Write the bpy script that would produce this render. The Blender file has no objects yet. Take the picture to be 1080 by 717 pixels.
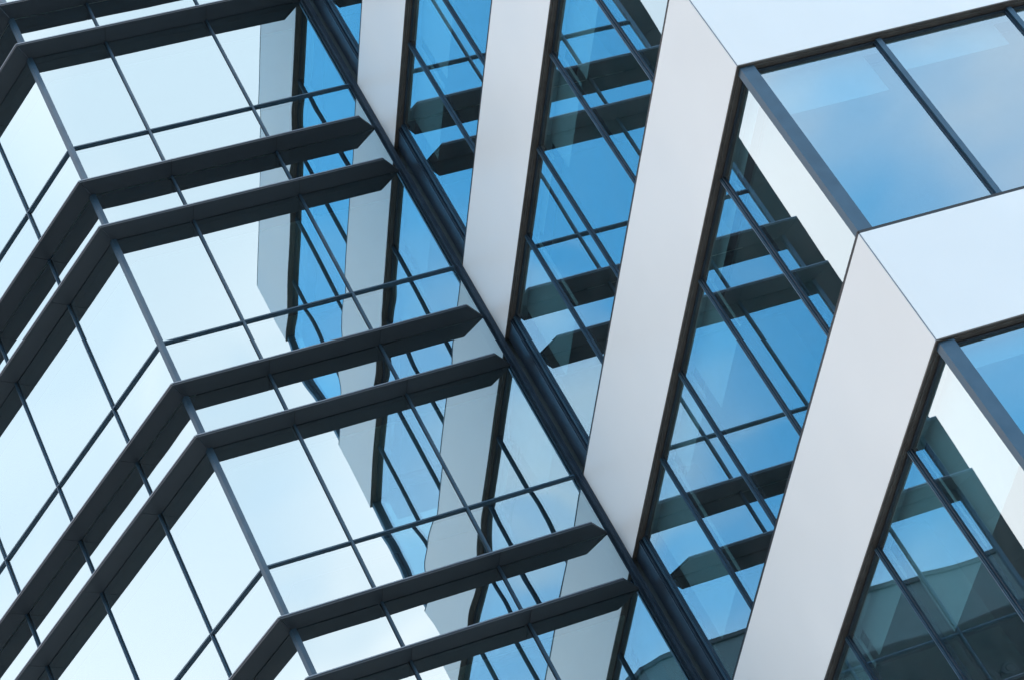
import bpy, bmesh, math, random
from mathutils import Vector, Matrix
random.seed(7)
sc = bpy.context.scene
COL = sc.collection
G = 25.5                      # height of the first transom level above the ground
H = 3.8                       # storey height
W = 4.21                      # width of the right-hand glass facet
D = 8.02                      # length of the return wall
TH = math.radians(122.1)
ZB, ZT = -9.0315, -11.4507    # ribbon window head / white band top
FA, FB = 0.953, 1.848         # fins below each transom
FD = 0.302                    # fin depth
R = math.radians

# ------------------------------------------------------------------ materials
def mat(name):
    m = bpy.data.materials.new(name); m.use_nodes = True
    nt = m.node_tree; nt.nodes.clear()
    out = nt.nodes.new('ShaderNodeOutputMaterial')
    return m, nt, out

def solid(name, col, rough=0.5, metal=0.0, var=0.12, scale=3.0, bump=0.0, bscale=60, spec=0.5, stretch=(1, 1, 1), coat=0):
    m, nt, out = mat(name); N = nt.nodes.new; L = nt.links.new
    p = N('ShaderNodeBsdfPrincipled'); tc = N('ShaderNodeTexCoord'); mp = N('ShaderNodeMapping')
    mp.inputs['Scale'].default_value = stretch
    L(tc.outputs['Object'], mp.inputs['Vector'])
    nz = N('ShaderNodeTexNoise'); nz.inputs['Scale'].default_value = scale; nz.inputs['Detail'].default_value = 2
    L(mp.outputs[0], nz.inputs['Vector'])
    r = N('ShaderNodeMapRange'); r.inputs[1].default_value = .3; r.inputs[2].default_value = .7
    r.inputs[3].default_value = 1 - var; r.inputs[4].default_value = 1 + var
    L(nz.outputs['Fac'], r.inputs[0])
    mx = N('ShaderNodeVectorMath'); mx.operation = 'SCALE'; mx.inputs[0].default_value = col
    L(r.outputs[0], mx.inputs['Scale']); L(mx.outputs[0], p.inputs['Base Color'])
    r2 = N('ShaderNodeMapRange'); r2.inputs[1].default_value = .3; r2.inputs[2].default_value = .7
    r2.inputs[3].default_value = rough * .85; r2.inputs[4].default_value = min(1, rough * 1.15)
    L(nz.outputs['Fac'], r2.inputs[0]); L(r2.outputs[0], p.inputs['Roughness'])
    p.inputs['Metallic'].default_value = metal; p.inputs['Specular IOR Level'].default_value = spec
    if coat: p.inputs['Coat Weight'].default_value = coat
    if bump:
        n2 = N('ShaderNodeTexNoise'); n2.inputs['Scale'].default_value = bscale; n2.inputs['Detail'].default_value = 1
        L(mp.outputs[0], n2.inputs['Vector'])
        b = N('ShaderNodeBump'); b.inputs['Strength'].default_value = bump; b.inputs['Distance'].default_value = .01
        L(n2.outputs['Fac'], b.inputs['Height']); L(b.outputs[0], p.inputs['Normal'])
    L(p.outputs[0], out.inputs[0])
    return m

def glass(name, refl_col, trans_col, f0, f90, power, wave=0.0004, dirt=0.0, wscale=.75):
    """coated facade glass: mirror layer over a tinted see-through body, with the slight waviness of real panes"""
    m, nt, out = mat(name); N = nt.nodes.new; L = nt.links.new
    tc = N('ShaderNodeTexCoord')
    nz = N('ShaderNodeTexNoise'); nz.inputs['Scale'].default_value = wscale; nz.inputs['Detail'].default_value = 0
    L(tc.outputs['Object'], nz.inputs['Vector'])
    b = N('ShaderNodeBump'); b.inputs['Strength'].default_value = 1; b.inputs['Distance'].default_value = wave
    L(nz.outputs['Fac'], b.inputs['Height'])
    g = N('ShaderNodeBsdfGlossy'); g.inputs['Roughness'].default_value = 0.0; g.inputs['Color'].default_value = (*refl_col, 1)
    L(b.outputs[0], g.inputs['Normal'])
    t = N('ShaderNodeBsdfTransparent'); t.inputs['Color'].default_value = (*trans_col, 1)
    lw = N('ShaderNodeLayerWeight'); lw.inputs['Blend'].default_value = .5
    pw = N('ShaderNodeMath'); pw.operation = 'POWER'; pw.inputs[1].default_value = power
    L(lw.outputs['Facing'], pw.inputs[0])
    mr = N('ShaderNodeMapRange'); mr.inputs[3].default_value = f0; mr.inputs[4].default_value = f90
    L(pw.outputs[0], mr.inputs[0])
    geo = N('ShaderNodeNewGeometry'); fr = N('ShaderNodeMath'); fr.operation = 'SUBTRACT'; fr.inputs[0].default_value = 1; L(geo.outputs['Backfacing'], fr.inputs[1])
    fm = N('ShaderNodeMath'); fm.operation = 'MULTIPLY'; L(mr.outputs[0], fm.inputs[0]); L(fr.outputs[0], fm.inputs[1])
    mx = N('ShaderNodeMixShader'); L(fm.outputs[0], mx.inputs[0]); L(t.outputs[0], mx.inputs[1]); L(g.outputs[0], mx.inputs[2])
    last = mx
    if dirt:
        df = N('ShaderNodeBsdfDiffuse'); df.inputs['Color'].default_value = (.45, .47, .48, 1)
        n3 = N('ShaderNodeTexNoise'); n3.inputs['Scale'].default_value = 2.2; n3.inputs['Detail'].default_value = 3; n3.inputs['Roughness'].default_value = .7
        L(tc.outputs['Object'], n3.inputs['Vector'])
        m3 = N('ShaderNodeMapRange'); m3.inputs[1].default_value = .35; m3.inputs[2].default_value = .8
        m3.inputs[3].default_value = dirt * .3; m3.inputs[4].default_value = dirt * 2
        L(n3.outputs['Fac'], m3.inputs[0])
        mm = N('ShaderNodeMixShader'); L(m3.outputs[0], mm.inputs[0]); L(mx.outputs[0], mm.inputs[1]); L(df.outputs[0], mm.inputs[2]); last = mm
    L(last.outputs[0], out.inputs[0])
    return m

M = {}
M['white'] = solid('white coated metal cladding', (.775, .82, .832), .38, var=.03, scale=.55, spec=.4, bump=.02, bscale=4)
M['trim'] = solid('slate corner trim', (.20, .24, .29), .35, metal=.5, var=.08)
M['slate'] = solid('slate blue powder coated mullion', (.038, .086, .132), .36, metal=.2, var=.12, scale=6)
M['slate_dark'] = solid('dark slate frame', (.026, .044, .066), .38, metal=.3, var=.15, scale=6)
M['fin'] = solid('anthracite sunshade sheet', (.042, .056, .070), .5, metal=.2, var=.10, scale=2.5, bump=.05, bscale=120)
M['fin_core'] = solid('black rubber joint', (.01, .011, .012), .8)
M['bronze'] = solid('dark bronze soffit profile', (.115, .108, .098), .55, metal=.2, var=.2, scale=8)
M['black'] = solid('black window gasket', (.010, .012, .014), .5, var=.2)
M['blind'] = solid('pale roller blind fabric', (.62, .66, .68), .9, var=.03, scale=5, bump=.1, bscale=300)
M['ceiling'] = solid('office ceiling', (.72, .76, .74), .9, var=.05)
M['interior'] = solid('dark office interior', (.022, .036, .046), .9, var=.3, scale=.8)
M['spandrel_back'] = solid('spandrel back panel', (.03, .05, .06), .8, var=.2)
M['stone'] = solid('grey stone cladding', (.24, .26, .27), .7, var=.12, scale=1.2, bump=.2, bscale=20)
M['roof'] = solid('grey roof membrane', (.16, .17, .17), .9, var=.2, scale=.7)
M['asphalt'] = solid('asphalt', (.05, .05, .052), .9, var=.2, scale=2, bump=.4, bscale=90)
M['paving'] = solid('pale concrete paving', (.27, .265, .255), .85, var=.12, scale=.6, bump=.3, bscale=30)
M['paint'] = solid('white road paint', (.75, .75, .73), .7, var=.1, scale=5)
M['glass_left'] = glass('silver coated facade glass', (.76, .925, .98), (.66, .86, .86), .60, .95, 2.4, .0022, .005)
M['glass_span'] = glass('silver coated spandrel glass', (.76, .925, .98), (.12, .25, .32), .60, .95, 2.4, .0042, .005, 1.6)
M['glass_low'] = glass('silver coated low pane glass', (.76, .925, .98), (.66, .86, .86), .60, .95, 2.4, .0042, .005, 1.6)
M['glass_right'] = glass('blue tinted ribbon window glass', (.77, .93, 1.0), (.66, .84, .87), .27, .95, 1.7, .0012, .015)
M['glass_far'] = solid('dark blue green window glass', (.008, .022, .034), .4, var=.1, spec=.3)
M['far_panel'] = solid('blue grey metal wall panel', (.12, .19, .225), .6, var=.08, scale=.5)

# ------------------------------------------------------------------ mesh helpers
class Frame:
    """a facade: u runs along it, n points out of it, z is up"""
    def __init__(s, o, u, n):
        s.o = Vector((o[0], o[1], G)); s.u = Vector((u[0], u[1], 0)).normalized(); s.n = Vector((n[0], n[1], 0)).normalized()
    def p(s, u, n, z):
        return s.o + s.u * u + s.n * n + Vector((0, 0, z))

L1 = Frame((-W, 0), (1, 0), (0, -1))
L2 = Frame((-W, 0), (math.cos(TH), math.sin(TH)), (-math.sin(TH), math.cos(TH)))
R1 = Frame((0, 0), (0, -1), (-1, 0))
R2 = Frame((0, -D), (1, 0), (0, -1))
WORLD = Frame((0, 0), (1, 0), (0, 1))

class MB:
    def __init__(s): s.bm = bmesh.new()
    def hexa(s, pts):
        v = [s.bm.verts.new(p) for p in pts]
        for f in ((0, 1, 2, 3), (4, 5, 6, 7), (0, 1, 5, 4), (1, 2, 6, 5), (2, 3, 7, 6), (3, 0, 4, 7)):
            s.bm.faces.new([v[i] for i in f])
    def box(s, F, u0, u1, n0, n1, z0, z1):
        s.hexa([F.p(u0, n0, z0), F.p(u1, n0, z0), F.p(u1, n1, z0), F.p(u0, n1, z0),
                F.p(u0, n0, z1), F.p(u1, n0, z1), F.p(u1, n1, z1), F.p(u0, n1, z1)])
        return s
    def prism(s, pts, z0, z1, F=WORLD):
        """pts are (u, n) pairs in the frame F"""
        a = [s.bm.verts.new(F.p(x, y, z0)) for x, y in pts]; b = [s.bm.verts.new(F.p(x, y, z1)) for x, y in pts]
        s.bm.faces.new(a); s.bm.faces.new(b)
        for i in range(len(pts)):
            j = (i + 1) % len(pts); s.bm.faces.new((a[i], a[j], b[j], b[i]))
        return s
    def build(s, name, m, parent=None, bevel=0.0):
        bmesh.ops.recalc_face_normals(s.bm, faces=s.bm.faces)
        if bevel:
            bmesh.ops.bevel(s.bm, geom=s.bm.edges[:], offset=bevel, segments=1, affect='EDGES', profile=.5)
        me = bpy.data.meshes.new(name); s.bm.to_mesh(me); s.bm.free()
        me.materials.append(m)
        o = bpy.data.objects.new(name, me); COL.objects.link(o)
        if parent: o.parent = parent; o.matrix_parent_inverse = root_inv(parent)
        return o

def root_inv(o):
    mtx = Matrix.Identity(4)
    while o is not None:
        mtx = Matrix.Translation(o.location) @ mtx if o.type == 'EMPTY' else mtx
        o = o.parent
    return mtx.inverted()

def thing(name, label, cat, loc, group=None):
    o = bpy.data.objects.new(name, None); COL.objects.link(o); o.location = loc
    o.empty_display_size = 1
    o['label'] = label; o['category'] = cat
    if group: o['group'] = group
    return o

def child(parent_part, o):
    """second level: the parent part's meshes are in world coordinates already"""
    o.parent = parent_part
    o.matrix_parent_inverse = Matrix.Identity(4) if parent_part.type == 'MESH' else root_inv(parent_part)
    # a part under an Empty carries the inverse of the Empty's place, so its own world matrix is the identity
    return o

def pane_box(F, u0, u1, n, z0, z1, th=.012, tilt=.0022):
    """a pane held slightly out of true, as real ones are"""
    a = random.gauss(0, tilt); b = random.gauss(0, tilt); uc = (u0 + u1) / 2; zc = (z0 + z1) / 2
    a = max(-.003, min(.003, a)); b = max(-.003, min(.003, b))
    m = MB()
    q = lambda u, nn, z: F.p(u, nn + a * (u - uc) + b * (z - zc), z)
    m.hexa([q(u0, n - th, z0), q(u1, n - th, z0), q(u1, n, z0), q(u0, n, z0),
            q(u0, n - th, z1), q(u1, n - th, z1), q(u1, n, z1), q(u0, n, z1)])
    return m

# ================================================================== LEFT BUILDING
left = thing('glass_office_building',
             'mirror glass office block with a blunt corner and paired dark horizontal sunshade fins',
             'office building', (-W, 0, 0))
U1 = [0, 1.125, 2.644, W - .085]
U2 = [0, 1.22, 2.736, 4.22, 5.73, 7.24, 8.75]
KS = range(-2, 5)
ZTOP = 2 * H + 1.952 + .0          # underside of the topmost fin
ZLOW = -4 * H - FB                 # where the detailed storeys end
tiltmap = {}
for F, U in ((L1, U1), (L2, U2)):
    for i in range(len(U) - 1):
        a, b = U[i], U[i + 1]
        ga = .038 if i == 0 else .018
        gb = .018
        for k in KS:
            T = -H * k
            pane_box(F, a + ga, b - gb, 0, T + .016, T + 1.952 - .008).build('upper_pane', M['glass_left'], left)
            pane_box(F, a + ga, b - gb, 0, T - FA + .045, T - .016, tilt=.0022).build('lower_pane', M['glass_low'], left)
            pane_box(F, a + ga, b - gb, 0, T - FB + .045, T - FA - .008, tilt=.0022).build('spandrel_pane', M['glass_span'], left)
    # mullions: one vertical cap per grid line
    for i, u in enumerate(U):
        if i == 0: continue
        if F is L1 and i == len(U) - 1: continue
        m = MB()
        m.box(F, u - .0175, u + .0175, -.10, .026, ZLOW, ZTOP + .6)
        m.box(F, u - .007, u + .007, .026, .036, ZLOW, ZTOP + .6)
        m.build('mullion', M['slate'], left)
        MB().box(F, u - .027, u + .027, -.012, .006, ZLOW, ZTOP + .6).build('gasket', M['black'], left)
    # transoms
    for k in KS:
        T = -H * k
        for i in range(len(U) - 1):
            m = MB()
            a = U[i] + (.0422 if i == 0 else .0177); b = U[i + 1] - .0177
            m.box(F, a, b, -.09, .026, T - .018, T + .018)
            m.box(F, a, b, .026, .040, T - .010, T + .010)
            m.build('transom', M['slate'], left)
# corner mullion: a five sided post that follows the blunt corner
def bis(d):
    """point at depth d in front of both facets (u, n) -> world xy"""
    n1 = Vector((0, -1)); n2 = Vector((-math.sin(TH), math.cos(TH)))
    b = (n1 + n2) / (1 + n1.dot(n2)); return Vector((-W, 0)) + b * d
def fp(F, u, n):
    v = F.p(u, n, 0); return (v.x, v.y)
def w2(v): return (v[0], v[1])
MB().prism([w2(bis(-.10)), fp(L1, .042, -.10), fp(L1, .042, .030), w2(bis(.030)), fp(L2, .042, .030), fp(L2, .042, -.10)],
           ZLOW, ZTOP + .6).build('corner_post', M['slate'], left)
# sunshade fins
def fin(F, L, U, z, tip, name='sunshade'):
    """L: length along u; mitred at the blunt corner, chamfered at the far end when tip is set"""
    part = None
    th = .036
    # u shift of the mitre per metre of depth
    c = bis(1.0) - Vector((-W, 0)); s = c.x * F.u.x + c.y * F.u.y
    cuts = [0] + [u for u in U[1:-1]] + [L]
    g = .0035
    m = MB()
    for i in range(len(cuts) - 1):
        u0, u1 = cuts[i], cuts[i + 1]
        a0 = u0 + g; a1 = u1 - (g if i < len(cuts) - 2 else 0)
        if i == 0: p0, q0 = (g, .004), (g + s * FD, FD)
        else: p0, q0 = (a0, .004), (a0, FD)
        if i == len(cuts) - 2 and tip: p1, q1 = (a1, .004), (a1 - .25, FD)
        else: p1, q1 = (a1, .004), (a1, FD)
        # lip along the front edge: added below, its fine bright line comes from a paler colour
        m.prism([p0, p1, q1, q0], z, z + th, F)
    part = m.build(name, M['fin'], left)
    e = FD - .012
    core = MB().prism([(.012, .004), (L - .015, .004), (L - (.255 if tip else .015), e), (.012 + s * e, e)], z + .006, z + th - .006, F).build('joint_strip', M['fin_core'])
    child(part, core)
    lip = MB().prism([(s * (FD + .001) + .004, FD + .0008), (L - (.25 if tip else 0) - .002, FD + .0008), (L - (.25 if tip else 0) - .008, FD + .007), (s * (FD + .007) + .004, FD + .007)],
                     z + th - .010, z + th + .004, F).build('lit_edge_strip', M['trim'])  # paler strip: light on the fin's front edge put into the colour
    child(part, lip)
    return part
for k in list(KS) + [-3]:
    T = -H * k
    for off in (FA, FB):
        if k == -3 and off == FA: continue
        fin(L1, W - .088, U1, T - off, True)
        fin(L2, U2[-1], U2, T - off, False)
# insides: floor slabs, ceilings, back wall
FOOT = [(-.15, .16), fp(L1, .10, -.16), fp(L2, .10, -.16), fp(L2, 8.7, -.16), fp(L2, 8.7, -7.0), (-.15, 13.0)]
for k in KS:
    T = -H * k
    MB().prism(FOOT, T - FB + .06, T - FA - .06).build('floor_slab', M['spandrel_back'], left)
    INS = [(-.2, .55), fp(L1, .35, -.55), fp(L2, .35, -.55), fp(L2, 8.6, -.55), fp(L2, 8.6, -6.8), (-.2, 12.8)]
    MB().prism(INS, T - FB + .02, T - FB + .056).build('ceiling_panel', M['ceiling'], left)
CORE = [(-.25, 3.4), (-3.0, 3.4), fp(L2, 6.0, -4.0), fp(L2, 8.6, -4.0), fp(L2, 8.6, -6.8), (-.25, 12.6)]
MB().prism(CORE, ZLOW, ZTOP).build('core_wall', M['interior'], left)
# lower storeys, roof and back
BASE = [(-.02, .02), fp(L1, .0, -.02), fp(L2, .02, -.02), fp(L2, 8.75, -.02), fp(L2, 8.75, -7.5), (-.02, 14.0)]
MB().prism(BASE, -G, ZLOW - .004).build('podium_wall', M['stone'], left)
MB().prism([fp(L2, 8.78, -.02), fp(L2, 8.95, -.02), fp(L2, 8.95, -7.5), (-.0, 14.3), (-.02, 14.0), fp(L2, 8.78, -7.5)], ZLOW, ZTOP + .6).build('end_wall', M['stone'], left)
MB().prism([(-.1, .01), fp(L1, .0, -.01), fp(L2, 8.75, -.01), fp(L2, 8.75, -7.5), (-.1, 14.0)], ZTOP + .05, ZTOP + .62).build('parapet', M['fin'], left)
MB().prism([(-.3, .3), fp(L1, .2, -.3), fp(L2, 8.5, -.3), fp(L2, 8.5, -7.3), (-.3, 13.8)], ZTOP + .622, ZTOP + .70).build('roof', M['roof'], left)
for i in range(4):
    u = 1.2 + i * 2.0
    f = MB().box(L2, u, u + 1.5, -.018, .05, -G + .4, -G + 4.2).build('shop_window', M['slate_dark'], left)
    child(f, MB().box(L2, u + .08, u + 1.42, .0505, .056, -G + .5, -G + 4.1).build('pane', M['glass_far']))

# ================================================================== RIGHT BUILDING
right = thing('white_banded_office_building',
              'office block of wide white horizontal bands and blue ribbon windows turning a square corner',
              'office building', (0, -D, 0))
XL = 12.6                        # length built along the far front
JB = range(-1, 5)                # bands
JR = range(-1, 4)                # ribbons of windows
GR = .10                         # glass sits this far behind the white face
V1 = [.47, 1.97, 3.47, 4.97, 6.47]
V2 = [1.60, 3.15, 4.70, 6.25, 7.80, 9.35, 10.90]
for j in JB:
    top = ZT + H * j; bot = ZB - H + H * j
    # white cladding, one sheet per facade, a hairline apart at the corner
    MB().box(R1, .058, D - .011, -.30, 0, bot, top).build('white_band', M['white'], right)
    MB().box(R2, .011, XL, -.30, 0, bot, top).build('white_band', M['white'], right)
    MB().prism([(.004, -D + .004), (.024, -D + .004), (.024, -D + .024), (.004, -D + .024)], bot, top).build('corner_trim', M['trim'], right)
    # thin black line on top of the band
    cp = MB(); cp.box(R1, .058, D - .012, -.3, -.002, top + .001, top + .036); cp.box(R2, .012, XL, -.3, -.002, top + .001, top + .036)
    cp.build('band_coping', M['black'], right)
    # ribbed bronze soffit under the band
    sf = MB()
    for a, b in ((.002, .030), (.034, .058), (.062, .094)):
        zz = bot - .012 - (.006 if a > .01 else 0)
        sf.box(R1, .058, D - a, -b, -a, zz, bot - .001)
        sf.box(R2, b, XL, -b, -a, zz, bot - .001)
    sf.build('soffit_profile', M['bronze'], right)
    hf = MB(); hf.box(R1, .44, D - .10, -.16, -.094, bot - .034, bot - .002); hf.box(R2, .10, XL, -.16, -.094, bot - .034, bot - .002)
    hf.build('head_frame', M['black'], right)
    # floor slab and ceiling inside
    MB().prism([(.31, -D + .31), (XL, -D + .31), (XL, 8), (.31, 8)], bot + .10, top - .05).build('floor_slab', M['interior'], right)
    MB().prism([(.55, -D + .55), (XL, -D + .55), (XL, 8), (.55, 8)], bot + .05, bot + .096).build('ceiling_panel', M['ceiling'], right)
DROP1 = {(0, 2): .66, (0, 0): 1.7, (-1, 4): 1.17, (-1, 3): 1.17, (2, 0): .85, (2, 1): .88, (1, 2): .5, (1, 0): 1.2, (1, 3): .6, (0, 1): .35}
for j in JR:
    z0 = ZT + H * j + .037; z1 = ZB + H * j - .034
    # mullions of both faces and the heavy corner mullion
    for v in V1:
        m = MB().box(R1, v - .022, v + .022, -.17, -.074, z0, z1); m.box(R1, v - .008, v + .008, -.074, -.066, z0, z1)
        m.build('mullion', M['slate'], right)
    for v in V2:
        m = MB().box(R2, v - .030, v + .030, -.17, -.060, z0, z1)
        m.build('mullion', M['slate'], right)
    m = MB(); m.prism([(.032, -D + .032), (.185, -D + .032), (.185, -D + .13), (.032, -D + .13)], z0 - .01, ZB + H * j - .014)
    m.build('corner_mullion', M['slate'], right)
    # windows of the return wall
    e1 = V1 + [D - .125]
    for i in range(len(e1) - 1):
        a = e1[i] + .024; b = e1[i + 1] - (.024 if i < len(e1) - 2 else .0)
        fr = MB()
        fr.box(R1, a, a + .022, -.135, -.088, z0, z1); fr.box(R1, b - .022, b, -.135, -.088, z0, z1)
        fr.box(R1, a + .022, b - .022, -.135, -.088, z0, z0 + .03); fr.box(R1, a + .022, b - .022, -.135, -.088, z1 - .012, z1)
        f = fr.build('window', M['slate_dark'], right)
        child(f, pane_box(R1, a + .018, b - .018, -.10, z0 + .02, z1 - .008, tilt=.0008).build('pane', M['glass_right']))
        d = DROP1.get((j, i), random.choice([.12, .12, .12, .35, .9]) if j not in (0, 1, 2) else .12)
        child(f, MB().box(R1, a + .05, b - .05, -.262, -.258, z1 - d, z1 + .03).build('blind', M['blind']))
    e2 = [.185] + V2 + [XL - .1]
    for i in range(len(e2) - 1):
        a = e2[i] + (.03 if i else 0); b = e2[i + 1] - .03
        fr = MB()
        fr.box(R2, a, a + .022, -.135, -.088, z0, z1); fr.box(R2, b - .022, b, -.135, -.088, z0, z1)
        fr.box(R2, a + .022, b - .022, -.135, -.088, z0, z0 + .03); fr.box(R2, a + .022, b - .022, -.135, -.088, z1 - .012, z1)
        f = fr.build('window', M['slate_dark'], right)
        child(f, pane_box(R2, a + .018, b - .018, -.10, z0 + .02, z1 - .008, tilt=.0008).build('pane', M['glass_right']))
        d = .53 if i == 0 else (.32 if i == 1 else .45)
        if j == -1: d = .2 if i == 0 else .6
        child(f, MB().box(R2, a + .07, b - .10, -.262, -.258, z1 - d, z1 + .03).build('blind', M['blind']))
    # dark recessed panel beside the inner corner, between the bands
    m = MB().box(R1, .058, .425, -.14, -.05, z0, z1 + .03)
    m.box(R1, .37, .40, -.05, -.036, z0, z1 + .03)
    m.build('recess_panel', M['slate_dark'], right)
# vertical post where the two buildings meet
sp = MB()
ztop, zlow = ZT + 4 * H - .01, ZT - 2 * H + 1.2
sp.prism([(-.070, -.056), (-.004, -.056), (-.004, .10), (-.070, .10)], zlow, ztop)
sp.prism([(-.088, .03), (-.071, .03), (-.071, .10), (-.088, .10)], zlow, ztop)
sp.prism([(-.058, -.068), (-.046, -.068), (-.046, -.057), (-.058, -.057)], zlow, ztop)
sp.prism([(-.030, -.066), (-.012, -.066), (-.012, -.057), (-.030, -.057)], zlow, ztop)
sp.build('seam_post', M['slate_dark'], right)
# insides and the rest of the block
MB().prism([(4.2, -3.6), (XL, -3.6), (XL, 7.9), (4.2, 7.9)], ZT - H, ZB + 3 * H).build('core_wall', M['interior'], right)
MB().prism([(.02, .12), (.30, .12), (.30, 14.3), (.02, 14.3)], -G, ztop).build('party_wall', M['stone'], right)
MB().prism([(.01, -D + .02), (XL, -D + .02), (XL, 8), (.31, 8), (.31, .0), (.01, .0)], -G, ZB - 2 * H - .03).build('podium_wall', M['stone'], right)
MB().prism([(XL + .004, -D), (XL + .3, -D), (XL + .3, 8), (XL + .004, 8)], -G, ztop).build('end_wall', M['white'], right)
MB().prism([(.31, 8.004), (XL + .3, 8.004), (XL + .3, 8.3), (.31, 8.3)], -G, ztop).build('back_wall', M['stone'], right)
MB().prism([(.31, -D + .31), (XL - .1, -D + .31), (XL - .1, 7.9), (.31, 7.9)], ztop - .5, ztop - .42).build('roof', M['roof'], right)

# ================================================================== BUILDING ACROSS THE SQUARE (seen only in the glass)
far = thing('flat_roofed_building', 'grey flat roofed building mirrored as a dark low outline at the bottom of the glass', 'building', (-40, -52, 0))
FX0, FX1, FY, FZ = -64.0, -18.4, -45.0, 15.40
FF = Frame((FX1, FY), (-1, 0), (0, 1))
MB().prism([(FX0, FY), (FX1 - .9, FY), (FX1 - .25, FY - .3), (FX1, FY - 1.0), (FX1, FY - 16), (FX0, FY - 16)], -G, FZ - .16).build('wall', M['far_panel'], far)
MB().prism([(FX0 - .1, FY + .1), (FX1 - .9, FY + .1), (FX1 - .15, FY - .2), (FX1 + .1, FY - 1.0), (FX1 + .1, FY - 16), (FX0 - .1, FY - 16)], FZ - .156, FZ).build('roof', M['slate_dark'], far)
for s in range(4):
    zt_ = FZ - 2.4 - s * 3.6
    for i in range(12):
        u = .9 + i * 3.6
        f = MB().box(FF, u, u + 3.59, .002, .06, zt_ - 3.59, zt_).build('window', M['slate_dark'], far)
        child(f, MB().box(FF, u + .05, u + 3.54, .0605, .068, zt_ - 3.52, zt_ - .08).build('pane', M['glass_far']))
for s in range(4, 11):
    zt_ = FZ - 2.4 - s * 3.6
    MB().box(FF, 1.6, 44.2, .002, .04, zt_ - 3.59, zt_).build('window_band', M['glass_far'], far)

# ================================================================== SETTING
def struct(name, mb, m):
    o = mb.build(name, m); o['kind'] = 'structure'; return o
g = MB(); g.box(WORLD, -600, 600, -600, 600, -G - .5, -G); struct('ground', g, M['paving'])
r_ = MB(); r_.box(WORLD, -200, 200, -41, -33, -G + .004, -G + .008); struct('road', r_, M['asphalt'])
p_ = MB()
for i in range(-30, 30): p_.box(WORLD, i * 6, i * 6 + 3, -37.06, -36.94, -G + .012, -G + .014)
struct('road_marking', p_, M['paint'])
kb = MB(); kb.box(WORLD, -200, 200, -32.99, -32.8, -G + .001, -G + .13); struct('kerb', kb, M['stone'])

# ================================================================== SKY AND SUN
SUN_AZ, SUN_EL = 172.0, 68.0     # azimuth clockwise from +Y
world = bpy.data.worlds.new('World'); sc.world = world; world.use_nodes = True
nt = world.node_tree; nt.nodes.clear(); N = nt.nodes.new; L = nt.links.new
out = N('ShaderNodeOutputWorld'); bg = N('ShaderNodeBackground'); bg.inputs['Strength'].default_value = .12
sky = N('ShaderNodeTexSky'); sky.sky_type = 'NISHITA'; sky.sun_disc = False
sky.sun_elevation = R(SUN_EL); sky.sun_rotation = R(SUN_AZ); sky.air_density = 1.0; sky.dust_density = .6; sky.ozone_density = 1.5
tc = N('ShaderNodeTexCoord')
def dirv(az, el): return (math.sin(R(az)) * math.cos(R(el)), math.cos(R(az)) * math.cos(R(el)), math.sin(R(el)))
def lobe(az, el, inner, outer, amount):
    d = N('ShaderNodeVectorMath'); d.operation = 'DOT_PRODUCT'; d.inputs[1].default_value = dirv(az, el)
    L(tc.outputs['Generated'], d.inputs[0])
    m = N('ShaderNodeMapRange'); m.interpolation_type = 'SMOOTHSTEP'
    m.inputs[1].default_value = math.cos(R(outer)); m.inputs[2].default_value = math.cos(R(inner))
    m.inputs[3].default_value = 0; m.inputs[4].default_value = amount
    L(d.outputs['Value'], m.inputs[0]); return m.outputs[0]
def add(a, b):
    n = N('ShaderNodeMath'); n.operation = 'ADD'
    for i, x in enumerate((a, b)):
        if isinstance(x, (int, float)): n.inputs[i].default_value = x
        else: L(x, n.inputs[i])
    return n.outputs[0]
mask = add(lobe(168, 40, 9, 20, 1.1), lobe(-50, 38, 40, 70, 1.05))
mask = add(mask, lobe(-158, 26, 4, 12, .3))
mask = add(mask, lobe(0, 90, 18, 40, .8))
mask = add(mask, lobe(-158.5, 34.5, 1, 7, .45))
mask = add(mask, lobe(139, 34, 2, 13, .22))
mask = add(mask, lobe(105, 18, 12, 30, .8))
sx = N('ShaderNodeSeparateXYZ'); L(tc.outputs['Generated'], sx.inputs[0])
hz = N('ShaderNodeMapRange'); hz.interpolation_type = 'SMOOTHSTEP'; hz.inputs[1].default_value = .37; hz.inputs[2].default_value = .15; hz.inputs[3].default_value = 0; hz.inputs[4].default_value = .9
L(sx.outputs['Z'], hz.inputs[0]); mask = add(mask, hz.outputs[0])
nz = N('ShaderNodeTexNoise'); nz.inputs['Scale'].default_value = 4.2; nz.inputs['Detail'].default_value = 4; nz.inputs['Roughness'].default_value = .52
mp = N('ShaderNodeMapping'); mp.inputs['Scale'].default_value = (1, 1, 1.8); L(tc.outputs['Generated'], mp.inputs[0]); L(mp.outputs[0], nz.inputs['Vector'])
nr = N('ShaderNodeMapRange'); nr.inputs[1].default_value = .32; nr.inputs[2].default_value = .72; nr.inputs[3].default_value = -.28; nr.inputs[4].default_value = .42
nr.clamp = False; L(nz.outputs['Fac'], nr.inputs[0])
mask = add(mask, nr.outputs[0])
mc = N('ShaderNodeMapRange'); mc.interpolation_type = 'SMOOTHSTEP'; mc.inputs[1].default_value = 0; mc.inputs[2].default_value = 1
L(mask, mc.inputs[0])
cl = N('ShaderNodeMix'); cl.data_type = 'RGBA'
cl.inputs[6].default_value = (5.6, 6.1, 6.7, 1); cl.inputs[7].default_value = (8.8, 8.05, 7.9, 1)
n2 = N('ShaderNodeTexNoise'); n2.inputs['Scale'].default_value = 2.6; n2.inputs['Detail'].default_value = 2; L(mp.outputs[0], n2.inputs['Vector'])
n2r = N('ShaderNodeMapRange'); n2r.inputs[1].default_value = .38; n2r.inputs[2].default_value = .60; L(n2.outputs['Fac'], n2r.inputs[0])
L(n2r.outputs[0], cl.inputs[0])
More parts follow.
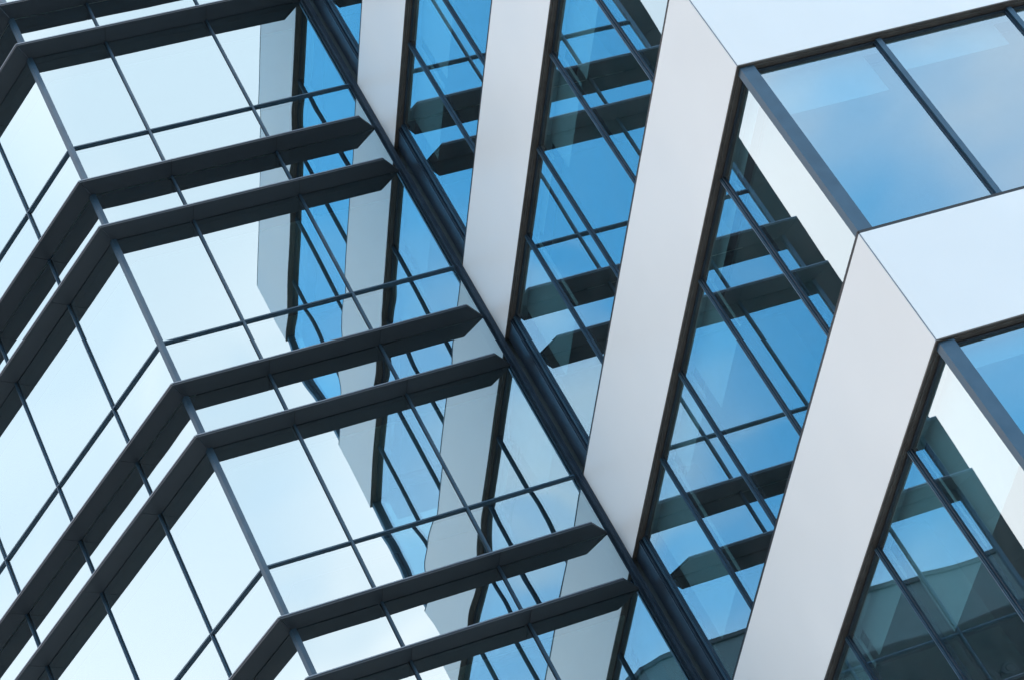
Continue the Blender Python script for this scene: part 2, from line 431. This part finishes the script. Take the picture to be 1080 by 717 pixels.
mx = N('ShaderNodeMix'); mx.data_type = 'RGBA'
L(mc.outputs[0], mx.inputs[0]); sb = N('ShaderNodeVectorMath'); sb.operation = 'MULTIPLY'; sb.inputs[1].default_value = (.58, 1.46, 1.55)
L(sky.outputs[0], sb.inputs[0]); L(sb.outputs[0], mx.inputs[6]); L(cl.outputs[2], mx.inputs[7])
L(mx.outputs[2], bg.inputs[0]); L(bg.outputs[0], out.inputs[0])

sun = bpy.data.lights.new('sun', 'SUN'); sun.energy = .7; sun.angle = R(12); sun.color = (1, .96, .90)
so = bpy.data.objects.new('sun', sun); COL.objects.link(so)
so.rotation_euler = (-Vector(dirv(SUN_AZ, SUN_EL))).to_track_quat('-Z', 'Y').to_euler(); so.location = (20, -20, 70)

# ================================================================== CAMERA
cam = bpy.data.cameras.new('camera'); co = bpy.data.objects.new('camera', cam); COL.objects.link(co)
yaw, pitch, roll = R(24.5406), R(35.6934), R(-30.2025)
Fv = Vector((math.sin(yaw) * math.cos(pitch), math.cos(yaw) * math.cos(pitch), math.sin(pitch)))
Rv = Vector((math.cos(yaw), -math.sin(yaw), 0)); Uv = Rv.cross(Fv)
c, s = math.cos(roll), math.sin(roll)
R2v = c * Rv + s * Uv; U2v = -s * Rv + c * Uv
mtx = Matrix((R2v, U2v, -Fv)).transposed().to_4x4(); mtx.translation = Vector((-10.6707, -23.6005, -23.8826 + G))
co.matrix_world = mtx
cam.sensor_width = 36; cam.lens = 2574.2 / 1080 * 36; cam.clip_end = 3000; cam.clip_start = .1
sc.camera = co

sc.render.engine = 'CYCLES'
cy = sc.cycles
cy.max_bounces = 8; cy.glossy_bounces = 6; cy.diffuse_bounces = 3; cy.transmission_bounces = 4; cy.transparent_max_bounces = 12
cy.use_adaptive_sampling = True; cy.adaptive_threshold = .02
cy.caustics_reflective = True; cy.sample_clamp_indirect = 4; cy.caustics_refractive = False; cy.use_denoising = True
sc.view_settings.view_transform = 'Standard'; sc.view_settings.look = 'None'; sc.view_settings.gamma = 1
sc.view_settings.exposure = .95
